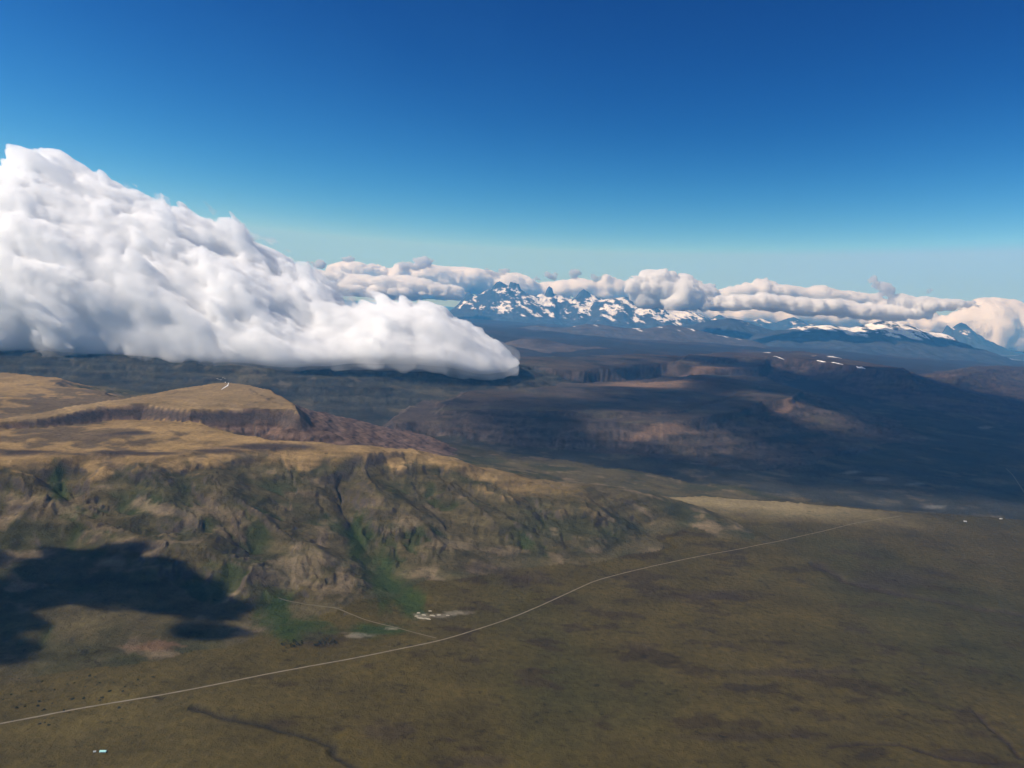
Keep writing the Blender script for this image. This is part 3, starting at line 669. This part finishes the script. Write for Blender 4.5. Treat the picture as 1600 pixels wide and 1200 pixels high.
# unseen high cloud sheet, added to shade the valley and the far plateaus
HC_Z = 8000.0
def deck_field(XX, YY, ZZ):
    k = (HC_Z - 100) / SD[2]; gx, gy = XX - SD[0] * k, YY - SD[1] * k          # the ground point each spot of the sheet shades
    poly = [(-900, 6300), (200, 6000), (1600, 6050), (3200, 5900), (9000, 5600), (12500, 9500), (9500, 17500), (3500, 16500), (1300, 12500), (600, 9800), (-700, 8600)]
    g2 = (gx[:, :, 0], gy[:, :, 0]); wv = fbm(g2[0], g2[1], 1500, 4, 201) * 500
    sd = poly_sd(g2[0] + wv, g2[1] + fbm(g2[0], g2[1], 1500, 4, 211) * 500, poly)
    F2 = -sd * 0.13
    for px, py, r in [(1030, 672, 420), (1235, 632, 420), (1120, 575, 700), (1000, 598, 600), (1225, 560, 700)]:      # gaps the sun comes through
        h_ = hit(px, py); F2 = np.minimum(F2, (np.hypot(g2[0] - h_[0], g2[1] - h_[1]) - r + wv * .5) * 0.2)
    F2 = np.clip(F2, -300, 150)
    F = F2[:, :, None] - np.abs(ZZ - HC_Z) * 1.0
    return with_noise(F, XX, YY, ZZ, 90, 600, 3, 91)
kk = (HC_Z - 100) / SD[2]
DECK = cloud_mat('added_shade_mist', 0.0042)
props(iso('added_shade_cloud', (-2500 + SD[0] * kk, 4600 + SD[1] * kk, HC_Z - 260), (13500 + SD[0] * kk, 18500 + SD[1] * kk, HC_Z + 260), 90.0, deck_field, DECK),
      'unseen high cloud sheet added to shade the valley', 'cloud')
print('clouds', round(time.time() - T0, 1))

# ------------------------------------------------------------------ the air
hz = bpy.data.materials.new('haze_air'); hz.use_nodes = True; t = hz.node_tree; t.nodes.clear()
out = t.nodes.new('ShaderNodeOutputMaterial'); v = t.nodes.new('ShaderNodeVolumePrincipled')
v.inputs['Color'].default_value = (.11, .47, 1.0, 1); v.inputs['Absorption Color'].default_value = (1, 1, 1, 1); v.inputs['Density'].default_value = 1.7e-5
t.links.new(v.outputs[0], out.inputs['Volume'])
x, y0, y1, z0, z1 = 190000, -6000, 185000, -400, 4700
vv = [(-x, y0, z0), (x, y0, z0), (x, y1, z0), (-x, y1, z0), (-x, y0, z1), (x, y0, z1), (x, y1, z1), (-x, y1, z1)]
hb = mesh_obj('haze', vv, [(0, 3, 2, 1), (4, 5, 6, 7), (0, 1, 5, 4), (1, 2, 6, 5), (2, 3, 7, 6), (3, 0, 4, 7)], hz, smooth=False)
props(hb, 'thin blue haze filling the air of the whole view', 'haze', None, 'stuff')

# ------------------------------------------------------------------ road, tracks, snow
def curve_pts(px_pts, step=15.0):
    P = np.array([hit(*p)[:2] for p in px_pts]); d = np.concatenate([[0], np.cumsum(np.hypot(*np.diff(P, axis=0).T))])
    q = np.arange(0, d[-1], step)
    # Catmull-Rom through the points
    out = []
    for s_ in q:
        k = min(max(np.searchsorted(d, s_, 'right') - 1, 0), len(P) - 2); t = (s_ - d[k]) / (d[k + 1] - d[k])
        p0, p1, p2, p3 = P[max(k - 1, 0)], P[k], P[k + 1], P[min(k + 2, len(P) - 1)]
        out.append(0.5 * ((2 * p1) + (p2 - p0) * t + (2 * p0 - 5 * p1 + 4 * p2 - p3) * t * t + (3 * p1 - p0 - 3 * p2 + p3) * t ** 3))
    return np.array(out)

def ribbon(name, px_pts, width, mat, label, cat, lift=0.8, step=15.0, kind='structure', ragged=0.12, seed=1, taper=1.0):
    P = curve_pts(px_pts, step); T = np.gradient(P, axis=0); T /= np.linalg.norm(T, axis=1)[:, None] + 1e-9; N = np.stack([-T[:, 1], T[:, 0]], 1)
    r = np.random.default_rng(seed); V = []
    for o in (-1, -0.5, 0, 0.5, 1):
        wj = width / 2 * np.linspace(1, taper, len(P)) * (1 + ragged * r.uniform(-1, 1, len(P)))
        q = P + N * (o * wj)[:, None]; zz = height(q[:, 0], q[:, 1]) + lift + (0.25 if o == 0 else 0) - (0.5 if abs(o) == 1 else 0)
        V.append(np.column_stack([q, zz]))
    V = np.array(V); n = len(P); F = [(a * n + i, a * n + i + 1, (a + 1) * n + i + 1, (a + 1) * n + i) for a in range(4) for i in range(n - 1)]
    F = [f[::-1] for f in F]
    return props(mesh_obj(name, V.reshape(-1, 3), F, mat), label, cat, None, kind)

GRAVEL = flat_mat('pale_gravel', (.22, .185, .13), .95, .35, .03)
DIRT = flat_mat('dirt_track', (.14, .115, .07), .95, .25, .05)
SNOW = flat_mat('old_snow', (.82, .83, .84), .6, .06, .02)
ribbon('road', [(-160, 1163), (0, 1131), (120, 1108), (240, 1088), (330, 1071), (430, 1051), (540, 1031), (620, 1015), (690, 1000), (750, 982), (800, 965), (850, 944), (900, 921), (930, 908), (965, 898),
                (1010, 887), (1060, 876), (1110, 866), (1160, 857), (1210, 847), (1250, 838), (1290, 829), (1330, 819), (1370, 812), (1410, 806)], 7, GRAVEL, 'long pale gravel road sweeping across the plain below the hills', 'road', 1.0, taper=0.45)
ribbon('path', [(435, 934), (467, 942), (500, 947), (530, 952), (555, 962), (580, 971), (617, 980), (650, 989), (682, 997)], 5, DIRT, 'thin dirt track leaving the road below the green gully', 'track', .8, 10)
ribbon('path', [(1572, 732), (1582, 742), (1592, 757), (1602, 772), (1630, 800)], 9, DIRT, 'straight pale road in the dark valley at the right edge', 'track', 2, 25)
def snow_bank(px_pts, wid, hgt, label, step=12.0, seed=2):
    P = curve_pts(px_pts, step); T = np.gradient(P, axis=0); T /= np.linalg.norm(T, axis=1)[:, None] + 1e-9; N = np.stack([-T[:, 1], T[:, 0]], 1)
    r = np.random.default_rng(seed); n = len(P); k = np.sin(np.linspace(0.15, np.pi - 0.15, n)) * r.uniform(.55, 1.2, n); V = []
    for o, h in ((-1, -4), (-.45, .7), (0, 1), (.5, .6), (1, -4)):
        q = P + N * (o * wid / 2 * k)[:, None]; V.append(np.column_stack([q, height(q[:, 0], q[:, 1]) + (h * hgt * k if h > 0 else h)]))
    V = np.array(V); F = [(a * n + i + 1, a * n + i, (a + 1) * n + i, (a + 1) * n + i + 1) for a in range(4) for i in range(n - 1)]
    return props(mesh_obj('snow', V.reshape(-1, 3), F, SNOW), label, 'snow', 'snow banks left on the rims', 'stuff')
snow_bank([(338, 591), (345, 594), (352, 597), (357, 600)], 36, 5, 'bright snow bank on the far rim of the golden mesa')
snow_bank([(357, 600), (355, 603), (350, 606), (345, 609)], 20, 3, 'narrow snow strip curving down the mesa top', seed=3)
for k, (a, b, c, d_, lab) in enumerate([(1208, 557, 1226, 561, 'leftmost snow strip on the distant rim below the blue hill'), (1276, 563, 1291, 566, 'second snow strip along the distant dark rim'),
                                        (1299, 566, 1318, 570, 'longest snow strip along the distant dark rim'), (1338, 572, 1353, 576, 'rightmost snow strip along the distant dark rim')]):
    snow_bank([(a, b), ((a + c) / 2, (b + d_) / 2), (c, d_)], 70, 15, lab, 20, 7 + k)

# ------------------------------------------------------------------ farm, shrubs, groves, pale rocks
def box_verts(x0, x1, y0, y1, z0, z1): return [(x, y, z) for z in (z0, z1) for x, y in ((x0, y0), (x1, y0), (x1, y1), (x0, y1))]
BOXF = [(0, 3, 2, 1), (4, 5, 6, 7), (0, 1, 5, 4), (1, 2, 6, 5), (2, 3, 7, 6), (3, 0, 4, 7)]
def part(nm, v, f, mat, parent):
    me = bpy.data.meshes.new(nm); me.from_pydata(v, [], f); me.materials.append(mat); o = bpy.data.objects.new(nm, me); col.objects.link(o); o.parent = parent; return o
TURQ = flat_mat('turquoise_tin', (.45, .80, .72), .35, .06, .8); WHITEW = flat_mat('white_boards', (.72, .71, .68), .8, .08, .8)
GREYTIN = flat_mat('grey_tin', (.5, .5, .48), .5, .1, .8); DARKG = flat_mat('window_glass', (.03, .035, .04), .15, .1, 1); BRICK = flat_mat('chimney_brick', (.25, .12, .09), .9, .2, 2)
WOOD = flat_mat('door_wood', (.12, .07, .04), .8, .2, 2)
def house(name, label, cat, px, py, L, W, H, rise, rot, roofm, n_win=3, group=None):
    x, y, z = hit(px, py); e = bpy.data.objects.new(name, None); col.objects.link(e); e.location = (x, y, float(height(x, y)) - 0.3); e.rotation_euler.z = rad(rot)
    props(e, label, cat, group)
    l, w_ = L / 2, W / 2
    part('wall', [(-l, -w_, 0), (l, -w_, 0), (l, w_, 0), (-l, w_, 0), (-l, -w_, H), (l, -w_, H), (l, w_, H), (-l, w_, H), (-l, 0, H + rise), (l, 0, H + rise)],
         [(0, 1, 5, 4), (2, 3, 7, 6), (1, 2, 6, 9, 5), (3, 0, 4, 8, 7)], WHITEW, e)
    a, b, t_ = l + .5, w_ + .6, .18; zl = H - .6 * rise / w_
    rf = [(-a, -b, zl + .05), (a, -b, zl + .05), (a, 0, H + rise + .05), (-a, 0, H + rise + .05), (a, b, zl + .05), (-a, b, zl + .05)]
    rf += [(p[0], p[1], p[2] + t_) for p in rf]
    ro = part('roof', rf, [(6, 7, 8, 9), (9, 8, 10, 11), (3, 2, 1, 0), (5, 4, 2, 3), (0, 1, 7, 6), (4, 5, 11, 10), (1, 2, 8, 7), (2, 4, 10, 8), (3, 0, 6, 9), (5, 3, 9, 11)], roofm, e)
    for k in range(n_win):
        cx = -l + L * (k + 1) / (n_win + 1) + (0.9 if k == n_win // 2 else 0)
        part('window', box_verts(cx - .6, cx + .6, -w_ - .06, -w_ + .02, 1.1, 2.2), BOXF, DARKG, e)
    part('door', box_verts(-l * .1 - 1.6, -l * .1 - .7, -w_ - .08, -w_ + .02, .3, 2.3), BOXF, WOOD, e)
    part('chimney', box_verts(l * .4, l * .4 + .8, .3, 1.1, H + rise * .4, H + rise + 1.0), BOXF, BRICK, ro)
    return e
house('farmhouse', 'small farmhouse with pale turquoise roof on the plain at bottom left', 'farmhouse', 161, 1175, 15, 8, 3.0, 2.2, 6, TURQ)
house('shed', 'tiny grey-roofed shed beside the turquoise-roofed farmhouse', 'shed', 148, 1175, 6, 4.5, 2.5, 1.2, 20, GREYTIN, 1)
house('cottage', 'tiny white cottage near the plain edge at right', 'cottage', 1508, 815, 16, 9, 3.5, 2.5, -10, GREYTIN)
house('cottage', 'tiny white cottage on the plain edge near the right border', 'cottage', 1564, 811, 16, 9, 3.5, 2.5, 15, GREYTIN)

LEAF = flat_mat('shrub_leaves', (.028, .034, .014), .8, .4, .6); BARK = flat_mat('bark', (.07, .055, .04), .9, .2, 2)
def leaves(r, n, rx, ry, rz, cz, size, lumps=5):
    V, F = [], []; C_ = [(r.uniform(-.55, .55) * rx, r.uniform(-.55, .55) * ry, cz + r.uniform(-.3, .3) * rz, r.uniform(.4, .65)) for _ in range(lumps)]
    for i in range(n):
        cx, cy_, cz_, k = C_[r.integers(lumps)]; d = r.normal(size=3); d /= np.linalg.norm(d); q = r.uniform(.6, 1) * k
        c = np.array((cx + d[0] * q * rx, cy_ + d[1] * q * ry, max(cz_ + d[2] * q * rz, .15)))
        a = r.normal(size=3); a /= np.linalg.norm(a); b = np.cross(a, d); b /= np.linalg.norm(b) + 1e-6
        s1, s2 = size * r.uniform(.6, 1.2), size * r.uniform(.5, 1.0); k0 = len(V)
        V += [tuple(c + a * s1), tuple(c + b * s2), tuple(c - a * s1), tuple(c - b * s2)]; F.append((k0, k0 + 1, k0 + 2, k0 + 3))
    return V, F
rg = np.random.default_rng(12)
shrub_me = []
for k in range(3):
    v, f = leaves(rg, 170, 5.5, 4.5, 1.7, 1.3, .75, 6); me = bpy.data.meshes.new('shrub'); me.from_pydata(v, [], f); me.materials.append(LEAF); shrub_me.append(me)
SH = [(66, 1065), (44, 1074), (48, 1080), (116, 1067), (105, 1069), (133, 1073), (151, 1070), (156, 1067), (171, 1080), (195, 1073), (192, 1080), (160, 1090), (156, 1094), (131, 1091), (114, 1092), (81, 1099), (61, 1096),
      (59, 1103), (68, 1109), (39, 1104), (26, 1106), (4, 1093), (9, 1119), (20, 1126), (120, 1059), (140, 1056), (149, 1058), (62, 1131), (70, 1129), (76, 1133), (190, 1123), (232, 1120), (186, 1106), (215, 1062), (240, 1058),
      (30, 1060), (85, 1078), (100, 1110), (18, 1085), (178, 1066)]
for i, (px, py) in enumerate(SH):
    x, y, z = hit(px, py); o = bpy.data.objects.new('shrub', shrub_me[i % 3]); col.objects.link(o)
    o.location = (x, y, float(height(x, y)) - .2); o.rotation_euler.z = rg.uniform(0, 6.28); k = rg.uniform(.45, 1.0); o.scale = (k * rg.uniform(1, 1.6), k, k * rg.uniform(.8, 1.1))
    props(o, 'one of the low dark shrubs dotting the plain left of the road bend', 'shrub', 'dark shrubs dotted over the plain beside the road')
def grove(label, px0, px1, py, n, seed):
    r = np.random.default_rng(seed); V, F = [], []; bark_v, bark_f = [], []
    for k in range(n):
        u = r.uniform(0, 1); px = px0 + (px1 - px0) * u; x, y, z = hit(px, py + r.uniform(-7, 5) * math.sin(math.pi * (0.1 + .8 * u)) + 6 * (0.5 - u) * .8); z = float(height(x, y)); h = r.uniform(4.5, 8.5)
        v, f = leaves(r, 110, h * .42, h * .42, h * .42, h * .58, h * .10, 5); k0 = len(V); V += [(a + x, b + y, c + z) for a, b, c in v]; F += [tuple(q + k0 for q in g_) for g_ in f]
        k0 = len(bark_v)
        for zz, rad_ in ((-.3, .28), (h * .7, .08)): bark_v += [(x + rad_ * math.cos(a), y + rad_ * math.sin(a), z + zz) for a in (0, 2.1, 4.2)]
        bark_f += [(k0 + i, k0 + (i + 1) % 3, k0 + 3 + (i + 1) % 3, k0 + 3 + i) for i in range(3)]
    e = bpy.data.objects.new('grove', None); col.objects.link(e); props(e, label, 'grove', 'dark tree groves by the road', 'stuff')
    part('foliage', V, F, LEAF, e); part('trunks', bark_v, bark_f, BARK, e)
grove('left dark grove of trees between the green gully and the road', 438, 474, 1008, 46, 31)
grove('right dark grove of trees between the green gully and the road', 490, 526, 1006, 46, 32)
CHALK = flat_mat('pale_rock', (.40, .35, .25), .9, .2, .15)
for i, (px, py, L_, W_) in enumerate([(654, 958, 9, 6), (657, 966, 16, 6), (668, 967, 14, 5), (676, 962, 12, 5), (686, 961, 9, 5), (662, 961, 10, 5), (651, 963, 8, 5), (672, 955, 8, 4), (700, 962, 8, 3)]):
    x, y, z = hit(px, py); r = np.random.default_rng(60 + i); V, F = [], []
    for a in range(4):
        for b in range(10):
            t_ = b / 10 * 2 * math.pi; k = [1, .92, .62, .2][a] * r.uniform(.75, 1.15); V.append((L_ * k * math.cos(t_), W_ * k * math.sin(t_), [-.8, 1.2, 2.4, 2.9][a] + r.uniform(-.3, .3)))
    for a in range(3): F += [(a * 10 + b, a * 10 + (b + 1) % 10, a * 10 + 10 + (b + 1) % 10, a * 10 + 10 + b) for b in range(10)]
    F.append(tuple(range(30, 40)))
    me = bpy.data.meshes.new('pale_rock'); me.from_pydata(V, [], F); me.materials.append(CHALK); o = bpy.data.objects.new('pale_rock', me); col.objects.link(o)
    o.location = (x, y, float(height(x, y))); o.rotation_euler.z = r.uniform(-.4, .4)
    props(o, 'one of the cream rock slabs in the quarry patch beside the road', 'rock', 'cream rock slabs of the quarry patch')
print('done', round(time.time() - T0, 1))
